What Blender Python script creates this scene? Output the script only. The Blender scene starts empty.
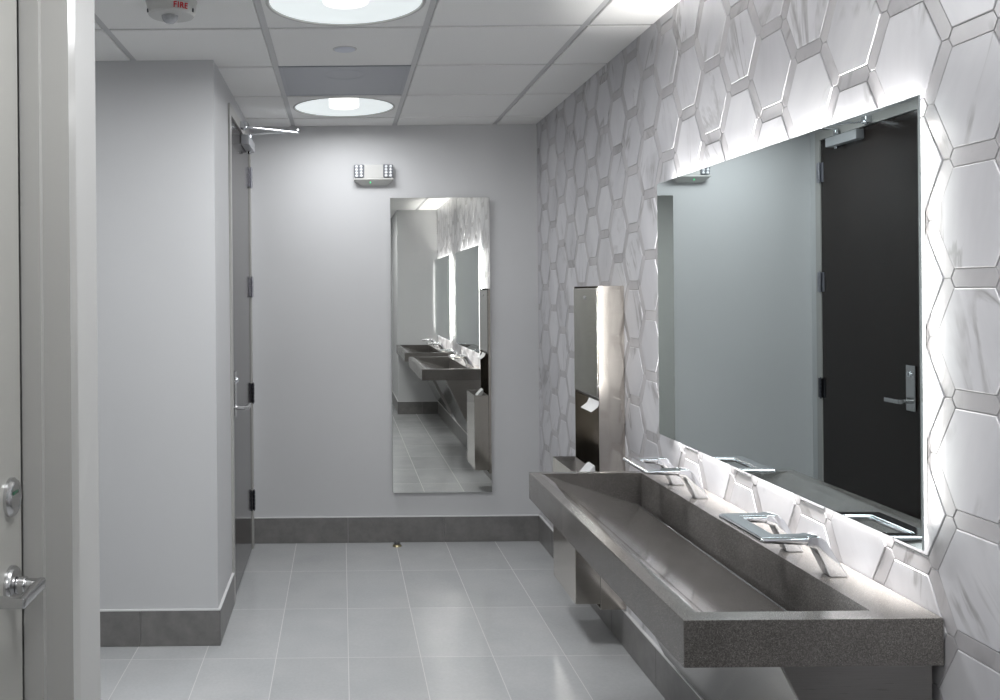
import bpy, bmesh, math, random
from mathutils import Vector, Matrix

random.seed(7)
PI = math.pi
scene = bpy.context.scene
COL = scene.collection

# ------------------------------------------------------------------ measures
EYE = 1.509                     # camera height over the floor
CEIL = 2.509
XR, XL = 1.188, -0.5385         # tiled wall, wall with the doors
YB = 5.62                       # far wall
def H(h): return EYE + h        # height measured from the eye level

# ------------------------------------------------------------------ helpers
WORLD = {}                      # object -> world position of its origin

def setp(o, **kw):
    for k, v in kw.items():
        if v: o[k] = v
    return o

def empty(name, loc, parent=None):
    o = bpy.data.objects.new(name, None)
    o.empty_display_size = 0.05
    COL.objects.link(o)
    base = WORLD[parent] if parent else Vector((0, 0, 0))
    o.location = Vector(loc) - base
    if parent: o.parent = parent
    WORLD[o] = Vector(loc)
    return o

def thing(name, label, cat, loc, group=None):
    return setp(empty(name, loc), label=label, category=cat, group=group)

class MB:
    """collects shapes (world coordinates) into one mesh"""
    def __init__(self):
        self.bm = bmesh.new()
    def _merge(self, b, mi=0):
        for f in b.faces: f.material_index = mi
        me = bpy.data.meshes.new('tmp'); b.to_mesh(me); b.free()
        self.bm.from_mesh(me); bpy.data.meshes.remove(me)
    def box(self, x0, x1, y0, y1, z0, z1, bev=0, seg=2, mi=0, mat=None):
        b = bmesh.new()
        bmesh.ops.create_cube(b, size=1)
        for v in b.verts:
            v.co = Vector((x0 + (v.co.x + .5) * (x1 - x0), y0 + (v.co.y + .5) * (y1 - y0), z0 + (v.co.z + .5) * (z1 - z0)))
        if bev:
            bmesh.ops.bevel(b, geom=b.edges[:], offset=bev, segments=seg, profile=.5, affect='EDGES', clamp_overlap=True)
        if mat: bmesh.ops.transform(b, matrix=mat, verts=b.verts[:])
        self._merge(b, mi); return self
    def prism(self, poly, axis, a0, a1, bev=0, seg=2, mi=0, mat=None):
        """poly in the two other axes (x: (y,z), y: (x,z), z: (x,y)) extruded along axis"""
        def P(p, a):
            return {'x': Vector((a, p[0], p[1])), 'y': Vector((p[0], a, p[1])), 'z': Vector((p[0], p[1], a))}[axis]
        b = bmesh.new()
        lo = [b.verts.new(P(p, a0)) for p in poly]; hi = [b.verts.new(P(p, a1)) for p in poly]
        b.faces.new(lo); b.faces.new(hi[::-1])
        n = len(poly)
        for i in range(n):
            b.faces.new([lo[i], lo[(i + 1) % n], hi[(i + 1) % n], hi[i]])
        bmesh.ops.recalc_face_normals(b, faces=b.faces[:])
        if bev: bmesh.ops.bevel(b, geom=b.edges[:], offset=bev, segments=seg, profile=.5, affect='EDGES', clamp_overlap=True)
        if mat: bmesh.ops.transform(b, matrix=mat, verts=b.verts[:])
        self._merge(b, mi); return self
    def lathe(self, prof, c, axis='z', n=48, mi=0, closed=True):
        """prof: (radius, height along axis) points"""
        b = bmesh.new(); c = Vector(c); rings = []
        for r, h in prof:
            ring = []
            for i in range(n):
                a = 2 * PI * i / n; p = r * math.cos(a); q = r * math.sin(a)
                d = {'z': (p, q, h), 'y': (p, h, q), 'x': (h, p, q)}[axis]
                ring.append(b.verts.new(c + Vector(d)))
            rings.append(ring)
        for k in range(len(rings) - 1):
            for i in range(n):
                b.faces.new([rings[k][i], rings[k][(i + 1) % n], rings[k + 1][(i + 1) % n], rings[k + 1][i]])
        if closed:
            if prof[0][0] > 1e-6: b.faces.new(rings[0])
            if prof[-1][0] > 1e-6: b.faces.new(rings[-1])
        bmesh.ops.remove_doubles(b, verts=b.verts[:], dist=1e-6)
        bmesh.ops.recalc_face_normals(b, faces=b.faces[:])
        self._merge(b, mi); return self
    def cyl(self, c, axis, r, l, n=32, bev=0, mi=0):
        if bev: pr = [(r - bev, -l / 2), (r - bev * .3, -l / 2 + bev * .3), (r, -l / 2 + bev), (r, l / 2 - bev), (r - bev * .3, l / 2 - bev * .3), (r - bev, l / 2)]
        else: pr = [(r, -l / 2), (r, l / 2)]
        return self.lathe(pr, c, axis, n, mi)
    def bar(self, a, b_, w, t, up=(0, 0, 1), bev=0, mi=0):
        """a rectangular bar from a to b, w wide across, t thick along up"""
        a = Vector(a); b_ = Vector(b_); d = (b_ - a); L = d.length; d.normalize()
        s = d.cross(Vector(up)).normalized(); u = s.cross(d).normalized()
        m = Matrix((s, d, u)).transposed().to_4x4(); m.translation = (a + b_) / 2
        return self.box(-w / 2, w / 2, -L / 2, L / 2, -t / 2, t / 2, bev=bev, mi=mi, mat=m)
    def tube(self, pts, r, n=10, mi=0):
        for p, q in zip(pts[:-1], pts[1:]):
            p = Vector(p); q = Vector(q); d = q - p
            b = bmesh.new()
            bmesh.ops.create_cone(b, cap_ends=True, segments=n, radius1=r, radius2=r, depth=d.length)
            m = d.to_track_quat('Z', 'Y').to_matrix().to_4x4(); m.translation = (p + q) / 2
            bmesh.ops.transform(b, matrix=m, verts=b.verts[:]); self._merge(b, mi)
        return self
    def quad(self, pts, mi=0):
        b = bmesh.new(); b.faces.new([b.verts.new(Vector(p)) for p in pts]); self._merge(b, mi); return self
    def done(self, name, mats, parent=None, smooth=35):
        me = bpy.data.meshes.new(name)
        base = WORLD[parent] if parent else Vector((0, 0, 0))
        bmesh.ops.translate(self.bm, verts=self.bm.verts[:], vec=-base)
        self.bm.to_mesh(me); self.bm.free()
        for m in (mats if isinstance(mats, (list, tuple)) else [mats]): me.materials.append(m)
        if smooth:
            me.polygons.foreach_set('use_smooth', [True] * len(me.polygons))
            me.set_sharp_from_angle(angle=math.radians(smooth))
        o = bpy.data.objects.new(name, me); COL.objects.link(o)
        if smooth:
            wn = o.modifiers.new('weighted_normal', 'WEIGHTED_NORMAL'); wn.keep_sharp = True; wn.weight = 80; wn.mode = 'FACE_AREA'
        if parent: o.parent = parent
        WORLD[o] = base.copy()
        return o

def struct(o):
    o['kind'] = 'structure'; return o

def dup(root, delta, label=None):
    r = root.copy(); COL.objects.link(r); r.location = root.location + Vector(delta)
    if label: r['label'] = label
    def kids(src, dst):
        for ch in list(src.children):
            c = ch.copy(); COL.objects.link(c); c.parent = dst; kids(ch, c)
    kids(root, r)
    return r

# ------------------------------------------------------------------ materials
class NT:
    def __init__(self, name):
        self.m = bpy.data.materials.new(name); self.m.use_nodes = True
        self.t = self.m.node_tree; self.b = self.t.nodes['Principled BSDF']
    def n(self, typ, **kw):
        x = self.t.nodes.new(typ)
        for k, v in kw.items():
            if hasattr(x, k): setattr(x, k, v)
            else: x.inputs[k].default_value = v
        return x
    def l(self, a, b): self.t.links.new(a, b)
    def obj(self): return self.n('ShaderNodeTexCoord').outputs['Object']
    def ramp(self, src, stops):
        r = self.n('ShaderNodeValToRGB'); e = r.color_ramp.elements
        while len(e) < len(stops): e.new(.5)
        for el, (p, c) in zip(e, stops):
            el.position = p; el.color = (c, c, c, 1) if isinstance(c, (int, float)) else (*c, 1)
        self.l(src, r.inputs['Fac']); return r.outputs['Color']
    def mix(self, fac, a, b, blend='MIX'):
        x = self.n('ShaderNodeMix', data_type='RGBA', blend_type=blend)
        for sock, v in ((x.inputs[0], fac), (x.inputs[6], a), (x.inputs[7], b)):
            if hasattr(v, 'is_output'): self.l(v, sock)
            elif isinstance(v, (int, float)): sock.default_value = v
            else: sock.default_value = (*v, 1)
        return x.outputs[2]
    def bump(self, height, strength=.1, dist=.01):
        b = self.n('ShaderNodeBump', Strength=strength, Distance=dist)
        self.l(height, b.inputs['Height']); self.l(b.outputs[0], self.b.inputs['Normal'])

def simple(name, col, rough=.5, metal=0, spec=.5, noise=0, nscale=40, bump=0, coat=0):
    k = NT(name); b = k.b
    b.inputs['Base Color'].default_value = (*col, 1); b.inputs['Roughness'].default_value = rough
    b.inputs['Metallic'].default_value = metal; b.inputs['Specular IOR Level'].default_value = spec
    if coat: b.inputs['Coat Weight'].default_value = coat; b.inputs['Coat Roughness'].default_value = .05
    if noise or bump:
        nz = k.n('ShaderNodeTexNoise', Scale=nscale, Detail=4.0); k.l(k.obj(), nz.inputs['Vector'])
        if noise:
            lo = tuple(c * (1 - noise) for c in col); hi = tuple(min(1, c * (1 + noise)) for c in col)
            k.l(k.ramp(nz.outputs['Fac'], [(.3, lo), (.7, hi)]), b.inputs['Base Color'])
        if bump: k.bump(nz.outputs['Fac'], bump, .002)
    return k.m

def emit(name, col, strength):
    k = NT(name); k.b.inputs['Base Color'].default_value = (*col, 1)
    k.b.inputs['Emission Color'].default_value = (*col, 1); k.b.inputs['Emission Strength'].default_value = strength
    return k.m

WALL = simple('wall_paint', (.605, .61, .62), .6, spec=.3, noise=.012, nscale=2.5, bump=.03)
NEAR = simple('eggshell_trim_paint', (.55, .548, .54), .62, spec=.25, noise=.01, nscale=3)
FRAME = simple('door_frame_enamel', (.43, .425, .41), .30, noise=.01, nscale=3)
LDOOR = simple('pale_door_paint', (.43, .425, .40), .38, noise=.015, nscale=3)
CAULK = simple('pale_trim_strip', (.75, .75, .75), .35)
DARKGAP = simple('black_gap_shade', (.01, .01, .01), .6)
CTILE = simple('mineral_fibre_tile', (.86, .86, .85), .9, spec=.1, noise=.03, nscale=220, bump=.12)
TEE = simple('ceiling_tee_enamel', (.56, .56, .565), .4)
CHROME = simple('polished_chrome', (.80, .82, .85), .05, 1, noise=.01, nscale=5)
SATIN = simple('satin_chrome', (.58, .58, .585), .22, 1, noise=.03, nscale=60)
ALU = simple('silver_enamel', (.50, .51, .53), .35, .35, noise=.01, nscale=9)
DKMETAL = simple('dark_bronze_hinge', (.10, .10, .115), .3, 1, noise=.04, nscale=60)
HINGE = simple('satin_hinge', (.40, .40, .44), .3, 1, noise=.04, nscale=60)
WHITEP = simple('white_plastic', (.56, .56, .545), .4, noise=.01, nscale=8)
RED = simple('red_print', (.55, .01, .02), .5)
PAPER = simple('white_paper', (.85, .85, .84), .85, noise=.02, nscale=30)
LINER = simple('white_bin_liner', (.78, .79, .80), .35, noise=.05, nscale=25, bump=.2)
DISH = emit('lamp_dish_glow', (.72, .76, .77), .5)
DRUM = emit('lamp_drum_glow', (1, .985, .95), 1.1)
LEDM = emit('mirror_led_glow', (1, .985, .95), 2.4)
GREEN = emit('green_indicator_glow', (.1, .9, .35), .3)
LEDCELL = simple('led_cell_lens', (.85, .87, .9), .12, noise=.02, nscale=50)
LENSM = simple('clear_strobe_lens', (.75, .76, .78), .08, noise=.08, nscale=60); LENSM.node_tree.nodes['Principled BSDF'].inputs['Transmission Weight'].default_value = .6
BRASS = simple('worn_brass', (.55, .48, .30), .3, 1, noise=.1, nscale=80)

def m_mirror():
    k = NT('mirror_glass'); b = k.b
    b.inputs['Base Color'].default_value = (.68, .75, .75, 1); b.inputs['Metallic'].default_value = 1; b.inputs['Roughness'].default_value = .0
    return k.m
MIRROR = m_mirror()
TALL = m_mirror(); TALL.name = 'clear_mirror_glass'; TALL.node_tree.nodes['Principled BSDF'].inputs['Base Color'].default_value = (.89, .895, .865, 1)
MEDGE = simple('mirror_edge_glass', (.20, .30, .27), .15)

def m_steel(name, col, rough, aniso_scale=(1, 1, 60), amp=.06):
    k = NT(name); b = k.b
    mp = k.n('ShaderNodeMapping'); mp.inputs['Scale'].default_value = aniso_scale; k.l(k.obj(), mp.inputs['Vector'])
    nz = k.n('ShaderNodeTexNoise', Scale=14.0, Detail=5.0); k.l(mp.outputs[0], nz.inputs['Vector'])
    lo = tuple(c * (1 - amp) for c in col); hi = tuple(c * (1 + amp) for c in col)
    k.l(k.ramp(nz.outputs['Fac'], [(.3, lo), (.7, hi)]), b.inputs['Base Color'])
    k.l(k.ramp(nz.outputs['Fac'], [(.3, rough * .8), (.7, rough * 1.2)]), b.inputs['Roughness'])
    b.inputs['Metallic'].default_value = 1
    return k.m
STEEL = m_steel('brushed_stainless', (.66, .62, .57), .13)
POLISH = m_steel('polished_stainless', (.56, .55, .53), .10)
DULL = m_steel('dull_stainless', (.30, .29, .28), .34)

def m_quartz():
    k = NT('speckled_dark_quartz'); b = k.b; co = k.obj()
    n1 = k.n('ShaderNodeTexNoise', Scale=480.0, Detail=2.0, Roughness=.6); k.l(co, n1.inputs['Vector'])
    n2 = k.n('ShaderNodeTexNoise', Scale=6.0, Detail=4.0); k.l(co, n2.inputs['Vector'])
    vo = k.n('ShaderNodeTexVoronoi', Scale=300.0); k.l(co, vo.inputs['Vector'])
    base = k.ramp(n1.outputs['Fac'], [(.32, (.075, .069, .065)), (.5, (.125, .117, .111)), (.68, (.215, .203, .192))])
    cloud = k.ramp(n2.outputs['Fac'], [(.3, .85), (.7, 1.12)])
    c = k.mix(1.0, base, cloud, 'MULTIPLY')
    dots = k.ramp(vo.outputs['Distance'], [(.12, 1.0), (.22, 0.0)])
    sel = k.n('ShaderNodeSeparateColor'); k.l(vo.outputs['Color'], sel.inputs[0])
    pick = k.ramp(sel.outputs[0], [(.80, 0.0), (.84, .8)])
    fac = k.mix(1.0, dots, pick, 'MULTIPLY')
    c = k.mix(fac, c, (.52, .50, .47))
    k.l(c, b.inputs['Base Color'])
    k.l(k.ramp(n2.outputs['Fac'], [(.35, .17), (.65, .24)]), b.inputs['Roughness'])
    b.inputs['Specular IOR Level'].default_value = .6
    return k.m
QUARTZ = m_quartz()
QPOL = m_quartz(); QPOL.name = 'polished_dark_quartz'
for n_ in QPOL.node_tree.nodes:
    if n_.type == 'BSDF_PRINCIPLED':
        for l_ in list(n_.inputs['Roughness'].links): QPOL.node_tree.links.remove(l_)
        n_.inputs['Roughness'].default_value = .10

def m_floor():
    k = NT('grey_porcelain_floor'); b = k.b; co = k.obj()
    sep = k.n('ShaderNodeSeparateXYZ'); k.l(co, sep.inputs[0])
    def line(sock, off, period, half):
        a = k.n('ShaderNodeMath', operation='SUBTRACT'); k.l(sock, a.inputs[0]); a.inputs[1].default_value = off
        p = k.n('ShaderNodeMath', operation='PINGPONG'); k.l(a.outputs[0], p.inputs[0]); p.inputs[1].default_value = period / 2
        d = k.n('ShaderNodeMath', operation='DIVIDE'); k.l(a.outputs[0], d.inputs[0]); d.inputs[1].default_value = period
        f = k.n('ShaderNodeMath', operation='FLOOR'); k.l(d.outputs[0], f.inputs[0])
        c = k.n('ShaderNodeMath', operation='LESS_THAN'); k.l(p.outputs[0], c.inputs[0]); c.inputs[1].default_value = half
        return c.outputs[0], f.outputs[0]
    gx, ix = line(sep.outputs[0], .017, .2985, .0016)
    gy, iy = line(sep.outputs[1], 5.045, .597, .0016)
    g = k.n('ShaderNodeMath', operation='MAXIMUM'); k.l(gx, g.inputs[0]); k.l(gy, g.inputs[1])
    cb = k.n('ShaderNodeCombineXYZ'); k.l(ix, cb.inputs[0]); k.l(iy, cb.inputs[1])
    wn = k.n('ShaderNodeTexWhiteNoise'); k.l(cb.outputs[0], wn.inputs['Vector'])
    off = k.n('ShaderNodeVectorMath', operation='MULTIPLY_ADD'); k.l(wn.outputs['Color'], off.inputs[0]); off.inputs[1].default_value = (9, 9, 9); k.l(co, off.inputs[2])
    n1 = k.n('ShaderNodeTexNoise', Scale=4.0, Detail=4.0, Roughness=.5); k.l(off.outputs[0], n1.inputs['Vector'])
    n2 = k.n('ShaderNodeTexNoise', Scale=90.0, Detail=3.0); k.l(off.outputs[0], n2.inputs['Vector'])
    c = k.ramp(n1.outputs['Fac'], [(.28, (.48, .492, .502)), (.5, (.51, .52, .528)), (.72, (.54, .547, .552))])
    c = k.mix(.5, c, k.ramp(n2.outputs['Fac'], [(.3, .92), (.7, 1.06)]), 'MULTIPLY')
    tone = k.n('ShaderNodeMapRange'); k.l(wn.outputs['Value'], tone.inputs[0]); tone.inputs[3].default_value = .95; tone.inputs[4].default_value = 1.05
    c = k.mix(1.0, c, tone.outputs[0], 'MULTIPLY')
    c = k.mix(g.outputs[0], c, (.60, .60, .59))
    k.l(c, b.inputs['Base Color'])
    r = k.ramp(n1.outputs['Fac'], [(.3, .12), (.7, .19)]); r2 = k.mix(g.outputs[0], r, (.7, .7, .7)); k.l(r2, b.inputs['Roughness'])
    inv = k.n('ShaderNodeMath', operation='SUBTRACT'); inv.inputs[0].default_value = 1; k.l(g.outputs[0], inv.inputs[1])
    k.bump(inv.outputs[0], .25, .001)
    return k.m
FLOOR = m_floor()

def m_base():
    k = NT('grey_tile_base'); b = k.b; co = k.obj()
    n1 = k.n('ShaderNodeTexNoise', Scale=14.0, Detail=7.0, Roughness=.65); k.l(co, n1.inputs['Vector'])
    k.l(k.ramp(n1.outputs['Fac'], [(.3, (.16, .156, .154)), (.7, (.23, .224, .218))]), b.inputs['Base Color'])
    b.inputs['Roughness'].default_value = .34
    return k.m
BASE = m_base()

def m_darkdoor():
    k = NT('espresso_door_veneer'); b = k.b
    mp = k.n('ShaderNodeMapping'); mp.inputs['Scale'].default_value = (30, 30, .7); k.l(k.obj(), mp.inputs['Vector'])
    nz = k.n('ShaderNodeTexNoise', Scale=2.0, Detail=6.0); k.l(mp.outputs[0], nz.inputs['Vector'])
    k.l(k.ramp(nz.outputs['Fac'], [(.3, (.013, .009, .0075)), (.7, (.022, .0155, .0135))]), b.inputs['Base Color'])
    b.inputs['Roughness'].default_value = .13; b.inputs['Specular IOR Level'].default_value = .3
    return k.m
DDOOR = m_darkdoor()

def m_marble():
    k = NT('honed_white_marble'); b = k.b; co = k.obj()
    at = k.n('ShaderNodeAttribute', attribute_name='tile_rand'); st = k.n('ShaderNodeAttribute', attribute_name='strip')
    off = k.n('ShaderNodeVectorMath', operation='MULTIPLY_ADD'); k.l(at.outputs['Vector'], off.inputs[0]); off.inputs[1].default_value = (17, 13, 23); k.l(co, off.inputs[2])
    rs = k.n('ShaderNodeSeparateXYZ'); k.l(at.outputs['Vector'], rs.inputs[0])
    ang = k.n('ShaderNodeMapRange'); k.l(rs.outputs[1], ang.inputs[0]); ang.inputs[3].default_value = -.9; ang.inputs[4].default_value = .9
    rot = k.n('ShaderNodeVectorRotate', rotation_type='X_AXIS'); k.l(off.outputs[0], rot.inputs['Vector']); k.l(ang.outputs[0], rot.inputs['Angle'])
    mp = k.n('ShaderNodeMapping'); mp.inputs['Scale'].default_value = (1, 2.0, .55); k.l(rot.outputs[0], mp.inputs['Vector'])
    n1 = k.n('ShaderNodeTexNoise', Scale=3.4, Detail=6.0, Roughness=.55, Distortion=.7); k.l(mp.outputs[0], n1.inputs['Vector'])
    n2 = k.n('ShaderNodeTexNoise', Scale=5.0, Detail=3.0); k.l(off.outputs[0], n2.inputs['Vector'])
    n3 = k.n('ShaderNodeTexNoise', Scale=2.2, Detail=5.0, Roughness=.6); k.l(mp.outputs[0], n3.inputs['Vector'])
    vein = k.ramp(n1.outputs['Fac'], [(.462, 0.0), (.497, 1.0), (.505, 1.0), (.545, 0.0)])
    gate = k.ramp(n2.outputs['Fac'], [(.50, 0.0), (.66, .75)])
    v = k.mix(1.0, vein, gate, 'MULTIPLY')
    base = k.ramp(n3.outputs['Fac'], [(.3, (.50, .495, .52)), (.55, (.61, .605, .63)), (.75, (.68, .675, .69))])
    base = k.mix(v, base, (.24, .23, .23))
    tone = k.n('ShaderNodeMapRange'); k.l(rs.outputs[2], tone.inputs[0]); tone.inputs[3].default_value = .88; tone.inputs[4].default_value = 1.03
    base = k.mix(1.0, base, tone.outputs[0], 'MULTIPLY')
    base = k.mix(st.outputs['Fac'], base, k.mix(1.0, base, (.80, .785, .775), 'MULTIPLY'))
    k.l(base, b.inputs['Base Color'])
    b.inputs['Roughness'].default_value = .30; b.inputs['Specular IOR Level'].default_value = .45
    return k.m
MARBLE = m_marble()
GROUT = simple('grey_grout', (.45, .44, .435), .8, noise=.05, nscale=60)

def m_grille():
    k = NT('perforated_return_face'); b = k.b
    sep = k.n('ShaderNodeTexVoronoi', Scale=160.0, Randomness=0.0); k.l(k.obj(), sep.inputs['Vector'])
    k.l(k.ramp(sep.outputs['Distance'], [(.25, (.16, .17, .19)), (.33, (.36, .375, .41))]), b.inputs['Base Color'])
    b.inputs['Roughness'].default_value = .45
    return k.m
GRILLE = m_grille()

# ------------------------------------------------------------------ the shell
X0, Y0 = -2.6, -1.5             # extent of the place beyond the frame
fl = MB().box(X0, XR, Y0, YB, -.12, 0).done('floor', FLOOR, smooth=0); struct(fl)

struct(MB().box(X0 - .12, XR + .12, YB, YB + .12, 0, CEIL + .13).done('wall_back', WALL, smooth=0))
# left wall: solid block that carries the dark door (opening 4.53..5.545)
DO0, DO1, DOT = 4.507, 5.545, H(.920)
b = MB().box(X0, XL, 4.0, DO0, 0, CEIL + .13).box(X0, XL, DO1, YB, 0, CEIL + .13).box(X0, XL, DO0, DO1, DOT, CEIL + .13).box(X0, XL - .12, DO0, DO1, 0, DOT)
struct(b.done('wall_left', WALL, smooth=0))
# near left wall with the pale door (opening .90..1.88), its end at 2.06
NO0, NO1, NOT = .86, 1.881, 2.33
b = MB().box(XL - .16, XL, NO1, 2.06, 0, CEIL + .13).box(X0, XL - .16, 1.94, 2.06, 0, CEIL + .13)
b.box(XL - .16, XL, NO0, NO1, NOT, CEIL + .13).box(XL - .16, XL, Y0, NO0, 0, CEIL + .13).box(XL - .22, XL - .16, NO0 - .1, NO1, 0, NOT + .1)
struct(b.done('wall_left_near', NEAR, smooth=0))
struct(MB().box(X0 - .12, X0, 2.06, 4.0, 0, CEIL + .13).done('wall_alcove', WALL, smooth=0))
# wall behind the camera: a short piece beside the second sink, stepping back to the entry
b = MB().box(.695, XR, Y0, -.30, 0, CEIL + .13).box(XL - .16, .695, Y0 - .12, Y0, 0, CEIL + .13)
struct(b.done('wall_front', WALL, smooth=0))

# ---- tiled right wall: regular hexagons, every joint filled by a mitred strip
def tile_wall():
    bm = bmesh.new()
    rl = bm.faces.layers.float_vector.new('tile_rand'); sl = bm.faces.layers.float.new('strip')
    P = .2335; COLW = .2039; S = COLW / 1.5; W = .037; G = .0009; BEV = .0017; D = .008
    ylo, yhi, zlo, zhi = -.30, YB, 0.0, CEIL + .02
    def clip(poly):
        for ax, lim, sg in ((0, ylo, 1), (0, yhi, -1), (1, zlo, 1), (1, zhi, -1)):
            out = []
            for i in range(len(poly)):
                a, c = poly[i], poly[(i + 1) % len(poly)]
                da, dc = sg * (a[ax] - lim), sg * (c[ax] - lim)
                if da >= 0: out.append(a)
                if (da >= 0) != (dc >= 0):
                    t = da / (da - dc); out.append((a[0] + t * (c[0] - a[0]), a[1] + t * (c[1] - a[1])))
            poly = out
            if len(poly) < 3: return None
        return poly
    def inset(poly, d):
        """shrink a convex polygon (counter-clockwise in y,z) by d"""
        n = len(poly); out = []
        for i in range(n):
            p0, p1, p2 = poly[i - 1], poly[i], poly[(i + 1) % n]
            e1 = (p1[0] - p0[0], p1[1] - p0[1]); e2 = (p2[0] - p1[0], p2[1] - p1[1])
            l1 = math.hypot(*e1); l2 = math.hypot(*e2)
            n1 = (-e1[1] / l1, e1[0] / l1); n2 = (-e2[1] / l2, e2[0] / l2)
            den = 1 + n1[0] * n2[0] + n1[1] * n2[1]
            out.append((p1[0] + d * (n1[0] + n2[0]) / den, p1[1] + d * (n1[1] + n2[1]) / den))
        return out
    def clean(poly):
        out = []
        for p in poly:
            if not out or math.hypot(p[0] - out[-1][0], p[1] - out[-1][1]) > .004: out.append(p)
        if len(out) > 1 and math.hypot(out[0][0] - out[-1][0], out[0][1] - out[-1][1]) < .004: out.pop()
        return out
    def tile(poly, strip):
        poly = clip(poly)
        if not poly: return
        poly = clean(poly)
        if len(poly) < 3: return
        area = .5 * sum(poly[i][0] * poly[(i + 1) % len(poly)][1] - poly[(i + 1) % len(poly)][0] * poly[i][1] for i in range(len(poly)))
        if area < 0: poly = poly[::-1]
        if abs(area) < 1.5e-4: return
        r = Vector((random.random(), random.random(), random.random()))
        o = inset(poly, G); i_ = inset(poly, G + BEV)
        lift = random.uniform(-.0004, .0004)
        top = XR - .0002 + lift + (.0014 if strip else 0); bv = .0010 if strip else BEV; i_ = inset(poly, G + bv)
        a = [bm.verts.new((XR + D, p[0], p[1])) for p in o]
        c = [bm.verts.new((top + bv * .8, p[0], p[1])) for p in o]
        t = [bm.verts.new((top, p[0], p[1])) for p in i_]
        fs = [bm.faces.new(t[::-1])]
        n = len(o)
        for k in range(n):
            q = (k + 1) % n
            fs.append(bm.faces.new([t[k], t[q], c[q], c[k]])); fs.append(bm.faces.new([c[k], c[q], a[q], a[k]]))
        for f in fs: f[rl] = r; f[sl] = strip; f.material_index = 0
    # hexagon centres: columns COLW apart, strips of column k sit half-way between the hexagons of that column
    y_ref = 1.955
    for k in range(-13, 20):
        y = y_ref + COLW * k
        zs = H(.016) + (P / 2 if k % 2 == 0 else 0)         # a horizontal strip of this column
        for j in range(-9, 7):
            cz = zs + P * (j + .5)                            # hexagon centre
            v = [(y + S, cz), (y + S / 2, cz + P / 2), (y - S / 2, cz + P / 2), (y - S, cz), (y - S / 2, cz - P / 2), (y + S / 2, cz - P / 2)]
            hx = inset(v, W / 2)
            tile(hx, 0.0)
            # three of the six edges belong to this hexagon
            for e, (dy, dz) in ((0, (COLW, P / 2)), (1, (0, P)), (2, (-COLW, P / 2))):
                a, c = v[e], v[(e + 1) % 6]
                nb = inset([(p[0] + dy, p[1] + dz) for p in v], W / 2)
                tile([a, hx[e], hx[(e + 1) % 6], c, nb[(e + 3) % 6], nb[(e + 4) % 6]][::1], 1.0)
    bmesh.ops.recalc_face_normals(bm, faces=bm.faces[:])
    # substrate / grout
    for (x0, x1, y0, y1, z0, z1) in ((XR + .0034, XR + .12, ylo, yhi, 0, CEIL + .13),):
        r = bmesh.ops.create_cube(bm, size=1)
        for vt in r['verts']:
            vt.co = Vector((x0 + (vt.co.x + .5) * (x1 - x0), y0 + (vt.co.y + .5) * (y1 - y0), z0 + (vt.co.z + .5) * (z1 - z0)))
        for f in {f for vt in r['verts'] for f in vt.link_faces}: f.material_index = 1
    me = bpy.data.meshes.new('wall_right'); bm.to_mesh(me); bm.free()
    me.materials.append(MARBLE); me.materials.append(GROUT)
    o = bpy.data.objects.new('wall_right', me); COL.objects.link(o); WORLD[o] = Vector((0, 0, 0))
    return o
struct(tile_wall())

# ---- suspended ceiling
LIGHT_X, LIGHT_Y = .0255, (5.06, 3.23, 1.42, -.39)
def hole_tile(mb, x0, x1, y0, y1, cx, cy, r):
    bm = bmesh.new(); n = 96; inner = []; outer = []; up = []
    cen = [math.atan2(yy - cy, xx - cx) for xx, yy in ((x1, y1), (x0, y1), (x0, y0), (x1, y0))]
    angs = sorted([2 * PI * k / n - PI for k in range(n)] + cen)
    for a in angs:
        c, s_ = math.cos(a), math.sin(a)
        tx = ((x1 - cx) / c if c > 0 else (x0 - cx) / c) if abs(c) > 1e-9 else 1e9
        ty = ((y1 - cy) / s_ if s_ > 0 else (y0 - cy) / s_) if abs(s_) > 1e-9 else 1e9
        t_ = min(tx, ty)
        inner.append(bm.verts.new((cx + r * c, cy + r * s_, CEIL))); outer.append(bm.verts.new((cx + t_ * c, cy + t_ * s_, CEIL)))
        up.append(bm.verts.new((cx + t_ * c, cy + t_ * s_, CEIL + .03)))
    m = len(angs)
    for k in range(m):
        q = (k + 1) % m
        bm.faces.new([inner[k], inner[q], outer[q], outer[k]]); bm.faces.new([outer[k], outer[q], up[q], up[k]])
    bmesh.ops.recalc_face_normals(bm, faces=bm.faces[:])
    mb._merge(bm)
TX = [X0, -2.09, -1.487, -.883, -.280, .331, .934, XR]
TY = [Y0, -1.296, -.692, -.089, .515, 1.118, 1.722, 2.326, 2.930, 3.534, 4.137, 4.760, 5.360, YB]
b = MB()
for i in range(len(TX) - 1):
    for j in range(len(TY) - 1):
        g = .0135
        x0 = TX[i] + (g if i else 0); x1 = TX[i + 1] - (g if i < len(TX) - 2 else 0)
        y0 = TY[j] + (g if j else 0); y1 = TY[j + 1] - (g if j < len(TY) - 2 else 0)
        if abs(TX[i] + .28) < .01 and abs(TY[j] - 4.137) < .01: continue     # the return grille sits here
        if abs(TX[i] + .28) < .01 and any(y0 < yl < y1 for yl in LIGHT_Y):   # tile cut out for a round light
            yl = next(v for v in LIGHT_Y if y0 < v < y1); hole_tile(b, x0, x1, y0, y1, LIGHT_X, yl, .270)
            continue
        b.box(x0, x1, y0, y1, CEIL, CEIL + .03, bev=.0025, seg=1)
b.box(X0, XR, Y0, YB, CEIL + .122, CEIL + .13)
ce = struct(b.done('ceiling', CTILE, smooth=0))
b = MB()
for x in TX[1:-1]: b.box(x - .012, x + .012, Y0, YB, CEIL + .006, CEIL + .034)
for y in TY[1:-1]: b.box(X0, XR, y - .012, y + .012, CEIL + .0065, CEIL + .0335)
b.done('ceiling_grid', TEE, ce, smooth=0)

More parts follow.
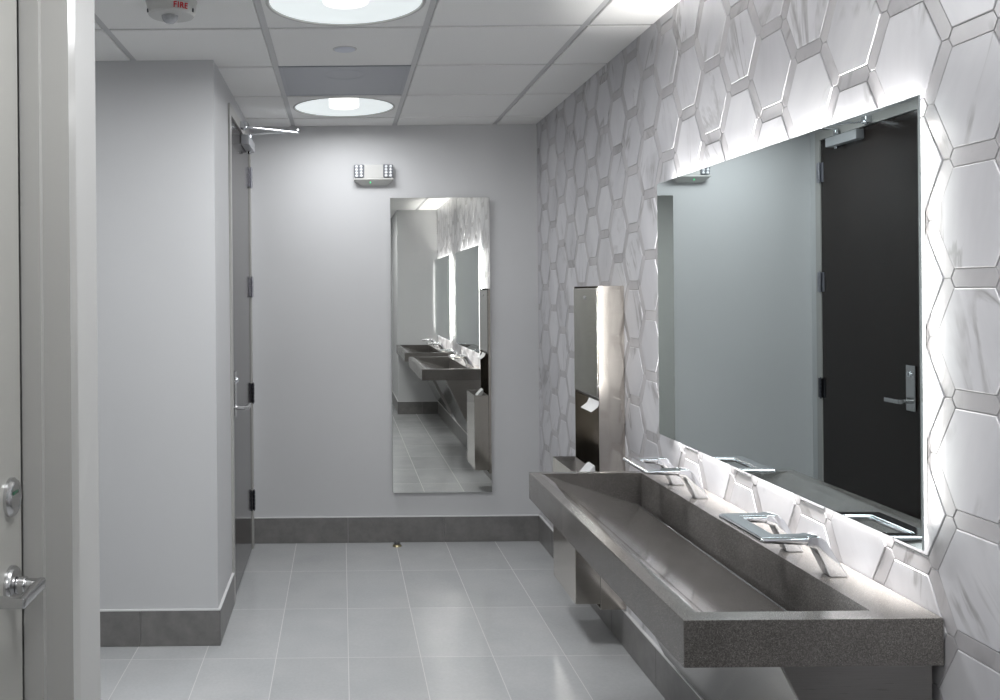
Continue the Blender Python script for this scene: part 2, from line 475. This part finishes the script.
# ---- tile bases with a pale strip on top
BH, BT = .152, .010
def base_run(name, p0, p1, nrm, joints):
    """p0,p1 in plan, nrm points into the room, joints = distances along the run"""
    p0 = Vector((*p0, 0)); p1 = Vector((*p1, 0)); d = (p1 - p0); L = d.length; d.normalize(); n = Vector((*nrm, 0))
    M = Matrix((d, n, Vector((0, 0, 1)))).transposed().to_4x4(); M.translation = p0
    b = MB(); cuts = [0] + joints + [L]
    for a, c in zip(cuts[:-1], cuts[1:]):
        b.box(a + (.0012 if a > 0 else 0), c - (.0012 if c < L else 0), -.0, BT, .001, BH, bev=.0008, seg=1, mat=M)
    b.box(0, L, 0, BT - .004, .0005, BH - .001, mi=1, mat=M)
    b.box(0, L, -.0, BT + .0015, BH, BH + .006, mi=2, mat=M)
    return struct(b.done(name, [BASE, GROUT, CAULK], smooth=0))
base_run('baseboard_back', (XL, YB), (XR, YB), (0, -1), [.568, 1.145])
base_run('baseboard_left', (-1.9, 4.0), (XL + BT, 4.0), (0, -1), [.45, 1.03])
base_run('baseboard_left_return', (XL, 4.0), (XL, DO0), (1, 0), [])
base_run('baseboard_right', (XR, YB), (XR, -.30), (-1, 0), [.35, .93, 1.51, 2.09, 2.67, 3.25, 3.83, 4.41, 4.99])
base_run('baseboard_front', (.695 - BT, -.30), (XR, -.30), (0, 1), [.3])
base_run('baseboard_entry', (.695, Y0), (.695, -.30), (-1, 0), [.6])

# ------------------------------------------------------------------ dark door on the left wall
def lever_set(par, x, y, z, side, plate, mat):
    """side = direction (+1/-1 along y) the grip points to"""
    l = MB()
    l.cyl((x + .026, y, z), 'x', .011, .052, 20, bev=.002)
    gx = x + .055
    l.prism([(gx - .012, y - side * .013), (gx + .012, y - side * .013), (gx + .010, y + side * .118), (gx - .006, y + side * .122)], 'z', z - .011, z + .011, bev=.004)
    return l.done('lever_handle', mat, par)

d2 = struct(empty('door_2', (XL, 5.04, 0)))
fw, fp = .052, .011
LY0, LY1, LT = 4.562, 5.490, H(.866)
b = MB()
x1 = XL + fp
b.box(XL - .11, x1, DO0, LY0 - .003, 0, DOT, bev=.002)
b.box(XL - .11, x1, LY1 + .003, DO1, 0, DOT, bev=.002)
b.box(XL - .11, x1 - .0002, LY0 - .004, LY1 + .004, LT + .003, DOT, bev=.002)
b.done('door_frame', FRAME, d2)
b = MB().box(XL - .040, XL + .004, LY0, LY1, .008, LT, bev=.0015)
b.done('door_leaf', DDOOR, d2)
for hz in (.677, .034, -.590, -1.220):
    z = H(hz); y = LY1 + .002; b = MB()
    for k in range(5): b.cyl((XL + .016, y, z - .046 + .023 * k), 'z', .0075, .0215, 16, bev=.0015)
    b.cyl((XL + .016, y, z), 'z', .004, .125, 12)
    b.box(XL + .004, XL + .0085, y - .034, y - .002, z - .057, z + .057, bev=.001)
    b.box(XL + .0112, XL + .0145, y + .003, y + .032, z - .057, z + .057, bev=.001)
    b.done('hinge', HINGE if hz > 0 else DKMETAL, d2)
py, pz = LY0 + .070, H(-.503)
b = MB().box(XL + .004, XL + .014, py - .036, py + .036, pz - .114, pz + .114, bev=.004)
pl = b.done('lock_plate', SATIN, d2)
MB().cyl((XL + .018, py, pz + .070), 'x', .014, .012, 24, bev=.003).box(XL + .022, XL + .027, py - .0022, py + .0022, pz + .063, pz + .077).done('key_cylinder', CHROME, pl)
lever_set(d2, XL + .012, py, H(-.570), 1, True, SATIN)
cl = MB().box(XL + .004, XL + .052, 5.03, 5.35, H(.802), H(.856), bev=.006).done('door_closer', ALU, d2)
ax = XL + .030
b = MB().cyl((ax, 5.27, H(.875)), 'z', .014, .04, 20, bev=.002)
el = (-.235, 5.17, H(.893))
b.bar((ax, 5.27, H(.893)), el, .022, .007, bev=.0015)
b.cyl((el[0], el[1], el[2] - .002), 'z', .012, .024, 16, bev=.002)
b.bar((el[0], el[1], H(.884)), (XL + .03, 4.97, H(.884)), .020, .007, bev=.0015)
b.box(XL + .011, XL + .045, 4.945, 4.995, H(.874), H(.912), bev=.004)
b.cyl((XL + .03, 4.97, H(.88)), 'z', .010, .026, 16, bev=.002)
b.done('closer_arm', CHROME, cl)
MB().cyl((ax, 5.27, H(.793)), 'z', .010, .020, 20, bev=.003).done('valve_cap', CHROME, cl)

# ------------------------------------------------------------------ pale door at the left edge of the frame
d1 = struct(empty('door_1', (XL, 1.36, 0)))
jy = 1.831; ny = .905
def jamb(y_in, sg, name=None):
    """double rabbet jamb: sg=+1 far jamb (opening at smaller y)"""
    x = XL
    pts = [(x + .007, y_in), (x + .007, y_in + sg * .050), (x - .001, y_in + sg * .050), (x - .001, y_in + sg * .0495), (x - .13, y_in + sg * .0495), (x - .13, y_in),
           (x - .084, y_in), (x - .084, y_in - sg * .016), (x - .046, y_in - sg * .016), (x - .046, y_in)]
    return pts
b = MB().prism(jamb(jy, 1), 'z', 0, NOT, bev=.0025, seg=2).prism(jamb(ny, -1), 'z', 0, NOT, bev=.0025, seg=2)
b.box(XL - .13, XL + .0068, ny - .05, jy + .05, NOT - .055, NOT - .0005, bev=.002)
b.done('door_frame', FRAME, d1)
LX = XL - .084
MB().box(LX - .044, LX, ny + .003, jy - .025, .008, NOT - .06, bev=.0015).done('door_leaf', LDOOR, d1)
MB().box(LX - .04, LX - .010, jy - .026, jy - .0165, 0, NOT - .06).done('gap_shade', DARKGAP, d1)  # black strip inside the leaf gap, its colour standing in for shade
ky, kz = 1.742, H(-.542)
MB().lathe([(.0, .013), (.026, .013), (.033, .011), (.0365, .006), (.0365, 0)], (LX, ky, kz), 'x', 40).done('lever_rose', SATIN, d1)
b = MB()
b.cyl((LX + .030, ky, kz), 'x', .0125, .045, 24, bev=.002)
b.cyl((LX + .022, ky, kz), 'x', .017, .018, 24, bev=.003)
b.box(LX + .048, LX + .064, ky - .108, ky + .013, kz - .010, kz + .012, bev=.005)
b.box(LX + .008, LX + .0635, ky - .110, ky - .092, kz - .0095, kz + .0115, bev=.005)
b.done('lever_handle', SATIN, d1)
dz = H(-.378)
db = MB().lathe([(0, .011), (.024, .011), (.027, .013), (.032, .0115), (.0365, .006), (.0365, 0)], (LX, ky + .002, dz), 'x', 40).done('deadbolt', SATIN, d1)
MB().box(LX + .0105, LX + .0122, ky - .012, ky + .016, dz + .006, dz + .012, bev=.0005).done('indicator_window', simple('green_indicator_window', (.03, .12, .07), .2), db)

# ------------------------------------------------------------------ ceiling things
CX = .0255
def ceiling_light(y, label):
    t = thing('ceiling_light', label, 'light', (CX, y, CEIL), 'round recessed ceiling lights')
    MB().lathe([(.264, .004), (.266, -.002), (.270, -.003), (.275, -.002), (.2775, .0)], (CX, y, CEIL), 'z', 72, closed=False).done('trim_ring', WHITEP, t)
    MB().lathe([(.2645, .003), (.258, .030), (.225, .075), (.165, .105), (.0, .118)], (CX, y, CEIL), 'z', 72, closed=False).done('reflector_dish', DISH, t)
    MB().lathe([(0, .001), (.072, .001), (.079, .003), (.081, .009), (.081, .112)], (CX, y, CEIL), 'z', 48).done('lamp_drum', DRUM, t)
    return t
L0 = ceiling_light(5.06, 'round white recessed ceiling light nearest the far wall, beyond the grey return panel')
dup(L0, (0, 3.23 - 5.06, 0), 'round recessed ceiling light nearer the viewer, before the small sprinkler disc')
dup(L0, (0, 1.42 - 5.06, 0), 'round recessed ceiling light overhead between the two trough sinks')
dup(L0, (0, -.39 - 5.06, 0), 'round recessed ceiling light over the entry behind the viewer')
for y in (5.06, 3.23, 1.42, -.39):
    la = bpy.data.lights.new('lamp', 'AREA'); la.shape = 'DISK'; la.size = .50; la.energy = {5.06: 8.5, 3.23: 18, 1.42: 13, -.39: 9}[y]; la.color = (.975, .985, 1.0); la.spread = math.radians(172)
    lo = bpy.data.objects.new('ceiling_lamp', la); lo.location = (CX, y, CEIL - .004); COL.objects.link(lo)
la = bpy.data.lights.new('lamp', 'AREA'); la.shape = 'DISK'; la.size = .50; la.energy = 6.5; la.color = (.97, .985, 1.0)  # added fill light with no fixture, brightens the walls around the alcove
lo = bpy.data.objects.new('alcove_fill_light', la); lo.location = (-1.45, 2.95, CEIL - .012); COL.objects.link(lo)

t = thing('sprinkler_cover', 'small round white sprinkler cover plate flush in a ceiling tile', 'sprinkler', (.0245, 3.84, CEIL))
MB().lathe([(0, -.007), (.036, -.0065), (.042, -.005), (.0435, -.0015), (.0435, 0)], (.0245, 3.84, CEIL), 'z', 40).done('cover_plate', simple('pale_blue_grey_enamel', (.62, .65, .72), .4), t)
MB().lathe([(.043, -.0025), (.049, -.002), (.050, 0), (.043, 0)], (.0245, 3.84, CEIL), 'z', 40, closed=False).done('seat_ring', TEE, t)

t = thing('return_air_panel', 'blue grey perforated air panel between two round ceiling lights', 'vent', (.0255, 4.4485, CEIL))
MB().box(-.270, .321, 4.147, 4.750, CEIL + .002, CEIL + .006).done('perforated_face', GRILLE, t, smooth=0)
b = MB().box(-.268, -.256, 4.149, 4.748, CEIL, CEIL + .008, bev=.001).box(.307, .319, 4.149, 4.748, CEIL, CEIL + .008, bev=.001)
b.box(-.256, .307, 4.149, 4.161, CEIL, CEIL + .008, bev=.001).box(-.256, .307, 4.736, 4.748, CEIL, CEIL + .008, bev=.001)
b.done('panel_frame', simple('blue_grey_enamel', (.36, .375, .41), .4), t)
MB().lathe([(.095, .0), (.095, .003), (.088, .003), (.088, 0)], (.0255, 4.30, CEIL + .0015), 'z', 48, closed=False).done('neck_ring', simple('slate_enamel', (.33, .345, .375), .45), t)

# fire strobe
FX, FY = -.572, 3.20
t = thing('fire_strobe', 'round white fire alarm strobe with red lettering hanging from a ceiling tile', 'fire alarm', (FX, FY, CEIL))
b = MB().lathe([(0, -.052), (.062, -.052), (.074, -.050), (.080, -.044), (.086, -.006), (.088, 0)], (FX, FY, CEIL), 'z', 48)
body = b.done('housing', WHITEP, t)
b = MB().lathe([(0, -.078), (.013, -.076), (.023, -.070), (.028, -.059), (.029, -.050)], (FX - .004, FY - .012, CEIL), 'z', 32)
ln = b.done('strobe_lens', LENSM, t)
MB().box(FX - .016, FX + .008, FY - .020, FY - .004, CEIL - .066, CEIL - .053, bev=.002).done('flash_tube', CHROME, ln)
for a in (-2.75, -.35):
    MB().cyl((FX + .0805 * math.cos(a), FY + .0805 * math.sin(a), CEIL - .038), 'z', .0045, .012, 12).done('screw', DKMETAL, t)
cu = bpy.data.curves.new('fire_text', 'FONT'); cu.body = 'FIRE'; cu.size = .026; cu.align_x = 'CENTER'; cu.extrude = .0006; cu.offset = .0007; cu.space_character = 1.12
to = bpy.data.objects.new('fire_text', cu); COL.objects.link(to)
dg = bpy.context.evaluated_depsgraph_get(); tm = bpy.data.meshes.new_from_object(to.evaluated_get(dg)); bpy.data.objects.remove(to)
b = MB(); bm2 = bmesh.new(); bm2.from_mesh(tm)
a0 = -PI / 2 + .55
for v in bm2.verts:
    a = a0 + v.co.x / .083; zz = -.0405 + v.co.y
    r = .080 + (zz + .053) / .047 * .006 + .0006 + v.co.z
    v.co = Vector((FX + r * math.cos(a), FY + r * math.sin(a), CEIL + zz))
b._merge(bm2); lt = b.done('lettering', RED, t, smooth=0); lt['label'] = 'red letters FIRE'

# ------------------------------------------------------------------ emergency light on the far wall
ex, ez = (373.5 - 341 + .9) * YB / 933, H((292 - 176) * YB / 933)
t = thing('emergency_light', 'white twin headed emergency light high on the far wall', 'emergency light', (ex, YB, ez))
b = MB()
b.prism([(ex - .062, ez + .060), (ex + .062, ez + .060), (ex + .062, ez - .022), (ex - .062, ez - .022)], 'y', YB - .050, YB, bev=.006)
bm = bmesh.new()
tp = [bm.verts.new((ex + sx_ * .118, yy, ez - .022)) for sx_, yy in ((-1, YB - .062), (1, YB - .062), (1, YB), (-1, YB))]
mp_ = [bm.verts.new((v.co.x, v.co.y, ez - .030)) for v in tp]
lw = [bm.verts.new((ex + sx_ * .076, yy, ez - .060)) for sx_, yy in ((-1, YB - .026), (1, YB - .026), (1, YB), (-1, YB))]
bm.faces.new(tp); bm.faces.new(lw[::-1])
for A_, B_ in ((tp, mp_), (mp_, lw)):
    for k in range(4): bm.faces.new([A_[k], B_[k], B_[(k + 1) % 4], A_[(k + 1) % 4]])
bmesh.ops.recalc_face_normals(bm, faces=bm.faces[:])
bmesh.ops.bevel(bm, geom=bm.edges[:], offset=.003, segments=2, profile=.5, affect='EDGES', clamp_overlap=True)
b._merge(bm)
b.done('housing', WHITEP, t)
for sg in (-1, 1):
    hx = ex + sg * .085
    R = Matrix.Translation((hx, YB - .036, ez + .022)) @ Matrix.Rotation(sg * .16, 4, 'Z') @ Matrix.Rotation(.10, 4, 'X')
    hd = MB().box(-.031, .031, -.018, .026, -.038, .040, bev=.006, mat=R).done('lamp_head', simple('grey_lamp_head', (.20, .21, .23), .4), t)
    b = MB()
    for i in range(2):
        for j in range(4):
            c = R @ Vector((-.014 + .028 * i, -.020, -.026 + .018 * j))
            b.lathe([(0, -.004), (.006, -.003), (.0085, 0), (.0085, .004)], c, 'y', 14)
    b.done('led_lens_array', LEDCELL, hd)
MB().box(ex - .055, ex + .055, YB - .004, YB - .0002, ez - .058, ez + .066, bev=.001).done('wall_mount', WHITEP, t)
MB().cyl((ex - .02, YB - .046, ez - .0455), 'z', .004, .010, 12).done('indicator_led', GREEN, t)

# ------------------------------------------------------------------ plain mirror on the far wall
mx0, mx1 = .300, .895
t = thing('wall_mirror', 'tall narrow frameless mirror hanging on the far wall', 'mirror', ((mx0 + mx1) / 2, YB - .03, H(-1.207)))
MB().box(mx0, mx1, YB - .030, YB - .0245, H(-1.207), H(.561), bev=.0015, seg=1).done('glass', TALL, t, smooth=0)
MB().box(mx0 + .012, mx1 - .012, YB - .0243, YB - .0005, H(-1.195), H(.549)).done('backing', simple('mirror_backing', (.3, .3, .3), .6), t, smooth=0)

# ------------------------------------------------------------------ backlit mirrors
MX = 1.148
def backlit(y0, y1, label):
    z0, z1 = H(-.524), H(.381)
    t = thing('backlit_mirror', label, 'mirror', (XR, (y0 + y1) / 2, z0), 'backlit mirrors over the sinks')
    MB().box(MX, MX + .0055, y0, y1, z0, z1, bev=.0012, seg=1).done('glass', MIRROR, t, smooth=0)
    i = .045; w = .006
    b = MB().box(MX + .006, XR - .001, y0 + i, y1 - i, z0 + i, z1 - i)
    ch = b.done('back_box', simple('white_back_box', (.8, .8, .8), .5), t, smooth=0)
    b = MB()
    xa, xb = MX + .012, XR - .006
    b.box(xa, xb, y0 + i - w, y0 + i - .0005, z0 + i, z1 - i); b.box(xa, xb, y1 - i + .0005, y1 - i + w, z0 + i, z1 - i)
    b.box(xa, xb, y0 + i, y1 - i, z0 + i - w, z0 + i - .0005); b.box(xa, xb, y0 + i, y1 - i, z1 - i + .0005, z1 - i + w)
    b.done('led_strip', LEDM, t, smooth=0)
    # led tape behind the glass, shining outwards through the slot
    xc = XR - .0050
    for (yy, zz, ln_, rot, pw) in (((y0 + y1) / 2, z1 - i + .008, y1 - y0 - .1, (PI, 0, PI / 2), 3.3), ((y0 + y1) / 2, z0 + i - .008, y1 - y0 - .1, (0, 0, PI / 2), 2.8),
                               (y0 + i - .008, (z0 + z1) / 2, z1 - z0 - .1, (-PI / 2, PI / 2, 0), .35), (y1 - i + .008, (z0 + z1) / 2, z1 - z0 - .1, (PI / 2, PI / 2, 0), 1.2)):
        la = bpy.data.lights.new('led_tape', 'AREA'); la.shape = 'RECTANGLE'; la.size = ln_; la.size_y = .007
        la.energy = pw * ln_; la.color = (1, .985, .96); la.spread = math.radians(75)
        lo = bpy.data.objects.new('led_tape', la); lo.location = (xc, yy, zz); lo.rotation_euler = rot; COL.objects.link(lo)
        TAPES.append((lo, t))
    return t
TAPES = []
m1 = backlit(1.850, 3.380, 'wide backlit mirror glowing on the marble tile wall over the sink in view')
for lo, _t in list(TAPES):
    l2 = lo.copy(); COL.objects.link(l2); l2.location.y -= 2.11
dup(m1, (0, -2.11, 0), 'second backlit mirror seen farther back in the tall mirror reflection')

# ------------------------------------------------------------------ trough sinks
SX0, SX1, SZ, SB = .671, XR - .002, H(-.655), H(-.749)
def sink(y0, y1, label):
    t = thing('trough_sink', label, 'sink', (XR, (y0 + y1) / 2, SB), 'long trough sinks')
    bx0, bx1 = .703, 1.066; by0, by1 = y0 + .046, y1 - .034
    # slab: outer box with the basin opening; ramp, walls and gutter below the top
    bm = bmesh.new()
    def V(x, y, z): return bm.verts.new((x, y, z))
    o = [V(SX0, y0, SZ), V(SX1, y0, SZ), V(SX1, y1, SZ), V(SX0, y1, SZ)]
    i = [V(bx0, by0, SZ), V(bx1, by0, SZ), V(bx1, by1, SZ), V(bx0, by1, SZ)]
    u = [V(SX0, y0, SB), V(SX1, y0, SB), V(SX1, y1, SB), V(SX0, y1, SB)]
    # underside is open only over the basin body
    for a in range(4):
        c = (a + 1) % 4
        bm.faces.new([o[a], o[c], i[c], i[a]]); bm.faces.new([u[a], u[c], o[c], o[a]])
    ed = [e for e in bm.edges if (e.verts[0] in o and e.verts[1] in o) or (e.verts[0] in o and e.verts[1] in u) or (e.verts[0] in u and e.verts[1] in o)]
    bmesh.ops.bevel(bm, geom=ed, offset=.0025, segments=2, profile=.5, affect='EDGES')
    bmesh.ops.recalc_face_normals(bm, faces=bm.faces[:])
    b = MB(); b._merge(bm)
    # bottom plate (front lip part) so that the slab is a closed body
    b.quad([(SX0 + .001, y0 + .001, SB + .0005), (SX0 + .001, y1 - .001, SB + .0005), (.90, y1 - .001, SB + .0005), (.90, y0 + .001, SB + .0005)])
    b.done('counter_slab', QUARTZ, t)
    # basin: a shallow ramp falling to a gutter along the back
    prof = [(bx0, 0)]
    for k in range(1, 7):
        a = k / 6; prof.append((bx0 + .040 * a, -.011 * a * a * (1.6 - .6 * a)))
    prof += [(bx1 - .016, -.112), (bx1 - .015, -.114), (bx1 - .015, -.150), (bx1, -.150), (bx1, 0)]
    bm = bmesh.new()
    A = [bm.verts.new((x, by0, SZ + z)) for x, z in prof]; B = [bm.verts.new((x, by1, SZ + z)) for x, z in prof]
    for k in range(len(prof) - 1): bm.faces.new([A[k], A[k + 1], B[k + 1], B[k]])
    bm.faces.new(A); bm.faces.new(B[::-1])
    b = MB(); b._merge(bm); b.done('basin', QPOL, t, smooth=25)
    MB().box(bx1 - .0175, bx1 - .0145, by0 + .002, by1 - .002, SZ - .1135, SZ - .1095, bev=.0008).done('gutter_edge', CHROME, t)
    # enclosure below: slanting polished apron and flat end panels
    pt, pb = (.866, SB), (1.147, H(-1.311))
    th = .012
    ap = [(pt[0], pt[1]), (pt[0] + th * 1.2, pt[1]), (pb[0] + th * 1.2, pb[1]), (pb[0], pb[1])]
    MB().prism(ap, 'y', y0 + .021, y1 - .021, bev=.001, seg=1).done('apron_panel', POLISH, t)
    ep = [(pt[0] + .004, pt[1]), (SX1 - .012, pt[1]), (SX1 - .012, pb[1]), (pb[0] + .004, pb[1])]
    for ya, yb in ((y0 + .019, y0 + .031), (y1 - .031, y1 - .019)):
        e = MB().prism(ep, 'y', ya, yb, bev=.001, seg=1).done('end_panel', DULL, t)
    return t
s1 = sink(1.844, 3.363, 'dark speckled trough sink with a sloping basin in the foreground right')
dup(s1, (0, -2.105, 0), 'second dark trough sink visible only in the tall mirror reflection')

def faucet(yc, label):
    """square chrome loop lying level on two slanted legs"""
    t = thing('faucet', label, 'faucet', (1.10, yc, SZ), 'chrome loop faucets')
    hw = .121; x0, x1 = .944, 1.072; w = .039; fwid = .045; tz0, tz1 = SZ + .071, SZ + .092
    b = MB()
    # front bar and two arms, tapering a little towards the front
    def slab(poly):
        bm = bmesh.new()
        def zz(x, top):
            a = (x - x0) / (x1 - x0)
            return (tz1 - .002 * (1 - a)) if top else (tz0 + .006 * (1 - a))
        hi = [bm.verts.new((p[0], p[1], zz(p[0], 1))) for p in poly]; lo = [bm.verts.new((p[0], p[1], zz(p[0], 0))) for p in poly]
        n = len(poly); return bm, hi, lo, n
    out = [(x0, yc - hw), (x1, yc - hw), (x1, yc - hw + w), (x0 + fwid, yc - hw + w), (x0 + fwid, yc + hw - w), (x1, yc + hw - w), (x1, yc + hw), (x0, yc + hw)]
    bm, hi, lo, n = slab(out)
    bm.faces.new(hi); bm.faces.new(lo[::-1])
    for k in range(n): bm.faces.new([lo[k], lo[(k + 1) % n], hi[(k + 1) % n], hi[k]])
    bmesh.ops.recalc_face_normals(bm, faces=bm.faces[:])
    bmesh.ops.bevel(bm, geom=bm.edges[:], offset=.0062, segments=3, profile=.5, affect='EDGES', clamp_overlap=True)
    b._merge(bm); b.done('spout_loop', CHROME, t)
    for sg in (-1, 1):
        ya, yb = sorted((yc + sg * hw, yc + sg * (hw - w)))
        p = [(1.046, tz0 - .0004), (1.050, tz1 + .0004), (1.078, tz1 + .0004), (1.092, tz1 - .010), (1.142, SZ + .0005), (1.100, SZ + .0005), (1.068, tz0 - .006)]
        MB().prism(p, 'y', ya - .0004, yb + .0004, bev=.0036, seg=2).done('leg', CHROME, t)
    MB().cyl((x0 + .024, yc, tz0 + .004), 'z', .009, .008, 20, bev=.002).done('sensor_eye', simple('black_sensor', (.01, .01, .012), .1), t)
    return t
f1 = faucet(2.228, 'nearer chrome loop faucet on the sink deck, larger in view')
dup(f1, (0, .80, 0), 'farther chrome loop faucet on the sink deck, beside the steel dispenser')
dup(f1, (0, -2.105, 0), 'nearer chrome loop faucet on the reflected second sink')
dup(f1, (0, -1.305, 0), 'farther chrome loop faucet on the reflected second sink')

# ------------------------------------------------------------------ towel dispenser and waste bin on the tile wall
DX, DY0, DY1, DT = 1.079, 3.917, 4.320, H(.016)
t = thing('towel_dispenser', 'tall stainless paper towel dispenser column on the tile wall past the sink', 'dispenser', (XR, (DY0 + DY1) / 2, .165))
xo = XR - .001; s = .0025
dlo, dhi = H(-.455), H(-.775)          # door bottom, bin top
b = MB()
b.box(DX, xo, DY0, DY0 + s, .165, DT, bev=.0008, seg=1)                   # side facing the sink
b.box(DX, xo, DY1 - s, DY1, .165, DT, bev=.0008, seg=1)
b.box(DX, xo, DY0 + s, DY1 - s, DT - s, DT, bev=.0008, seg=1)
b.box(xo - .004, xo, DY0 + s, DY1 - s, .165, DT - s)                      # back sheet
b.box(DX, xo - .004, DY0 + s, DY1 - s, .165, .168)
b.done('cabinet', STEEL, t)
dr = MB().box(DX - .004, DX + .020, DY0 + .010, DY1 - .010, dlo, DT - .010, bev=.002).done('cabinet_door', POLISH, t)
MB().cyl((DX - .005, (DY0 + DY1) / 2, DT - .05), 'x', .008, .005, 20, bev=.001).done('lock', CHROME, dr)
b = MB().prism([(DX + .022, dlo + .02), (xo - .006, dlo + .02), (xo - .006, dlo), (DX + .05, dlo - .035), (DX + .015, dlo - .012)], 'y', DY0 + .004, DY1 - .004, bev=.001, seg=1)
b.done('towel_chute', DULL, t)
tw = MB().prism([(DX - .026, dlo - .062), (DX + .001, dlo - .042), (DX + .012, dlo - .0185), (DX + .0135, dlo - .020), (DX + .0025, dlo - .0435), (DX - .0252, dlo - .0635)], 'y', DY0 + .03, DY0 + .20).done('paper_towel', PAPER)
setp(tw, label='white folded paper towel hanging out of the steel dispenser', category='paper towel')

BX = .973; BZ0, BZ1 = H(-1.320), H(-.770)
t = thing('waste_bin', 'stainless waste bin with a white liner under the towel dispenser', 'bin', ((BX + DX) / 2, (DY0 + DY1) / 2, BZ0))
b = MB(); bx1 = DX - .0015; k = .0015
b.box(BX, BX + k, DY0, DY1, BZ0, BZ1, bev=.0006, seg=1).box(bx1 - k, bx1, DY0 + k, DY1 - k, BZ0, BZ1)
b.box(BX + k, bx1, DY0, DY0 + k, BZ0, BZ1, bev=.0006, seg=1).box(BX + k, bx1, DY1 - k, DY1, BZ0, BZ1, bev=.0006, seg=1)
b.box(BX + k, bx1 - k, DY0 + k, DY1 - k, BZ0, BZ0 + k)
b.done('bin_body', STEEL, t)
b = MB()
q0 = [(BX + .002, DY0 + .002, BZ1 - .002), (bx1 - .002, DY0 + .002, BZ1 - .002), (bx1 - .002, DY1 - .002, BZ1 - .002), (BX + .002, DY1 - .002, BZ1 - .002)]
q1 = [(BX + .035, DY0 + .09, BZ1 - .10), (bx1 - .004, DY0 + .09, BZ1 - .10), (bx1 - .004, DY1 - .09, BZ1 - .10), (BX + .035, DY1 - .09, BZ1 - .10)]
for a in range(4): b.quad([q0[a], q0[(a + 1) % 4], q1[(a + 1) % 4], q1[a]])
b.done('funnel', DULL, t, smooth=0)
b = MB()
b.prism([(bx1 - .050, BZ1 - .03), (bx1 - .012, BZ1 + .014), (bx1 - .0005, BZ1 + .020), (bx1 - .0005, BZ1 - .01), (bx1 - .03, BZ1 - .05)], 'y', DY0 + .06, DY0 + .16, bev=.003)
b.done('liner', LINER, t)

# ------------------------------------------------------------------ floor stop
sx, sy = (396.8 - 341 - 2.3) * 5.56 / 933, 5.53
t = thing('floor_door_stop', 'small domed metal door stop on the floor before the far wall', 'door stop', (sx, sy, 0))
MB().lathe([(0, .012), (.020, .011), (.026, .005), (.027, 0)], (sx, sy, 0), 'z', 32).done('base', BRASS, t)
MB().lathe([(.012, .011), (.016, .013), (.017, .026), (.013, .031), (0, .032)], (sx, sy, 0), 'z', 24).done('bumper', simple('grey_rubber', (.12, .12, .12), .6), t)

# ------------------------------------------------------------------ world, camera, view
w = bpy.data.worlds.new('world'); scene.world = w; w.use_nodes = True
w.node_tree.nodes['Background'].inputs[0].default_value = (.6, .63, .66, 1); w.node_tree.nodes['Background'].inputs[1].default_value = .3

cam = bpy.data.cameras.new('camera'); co = bpy.data.objects.new('camera', cam); COL.objects.link(co)
cam.sensor_width = 36; cam.lens = 36 * .933; cam.shift_x = .159; cam.shift_y = -.058; cam.clip_start = .02
co.matrix_world = Matrix.Translation((0, 0, EYE)) @ Matrix.Rotation(PI / 2, 4, 'X') @ Matrix.Rotation(-.009, 4, 'Z')
scene.camera = co

vs = scene.view_settings
vs.view_transform = 'Standard'; vs.look = 'None'; vs.gamma = 1; vs.use_curve_mapping = False; vs.exposure = 0.15
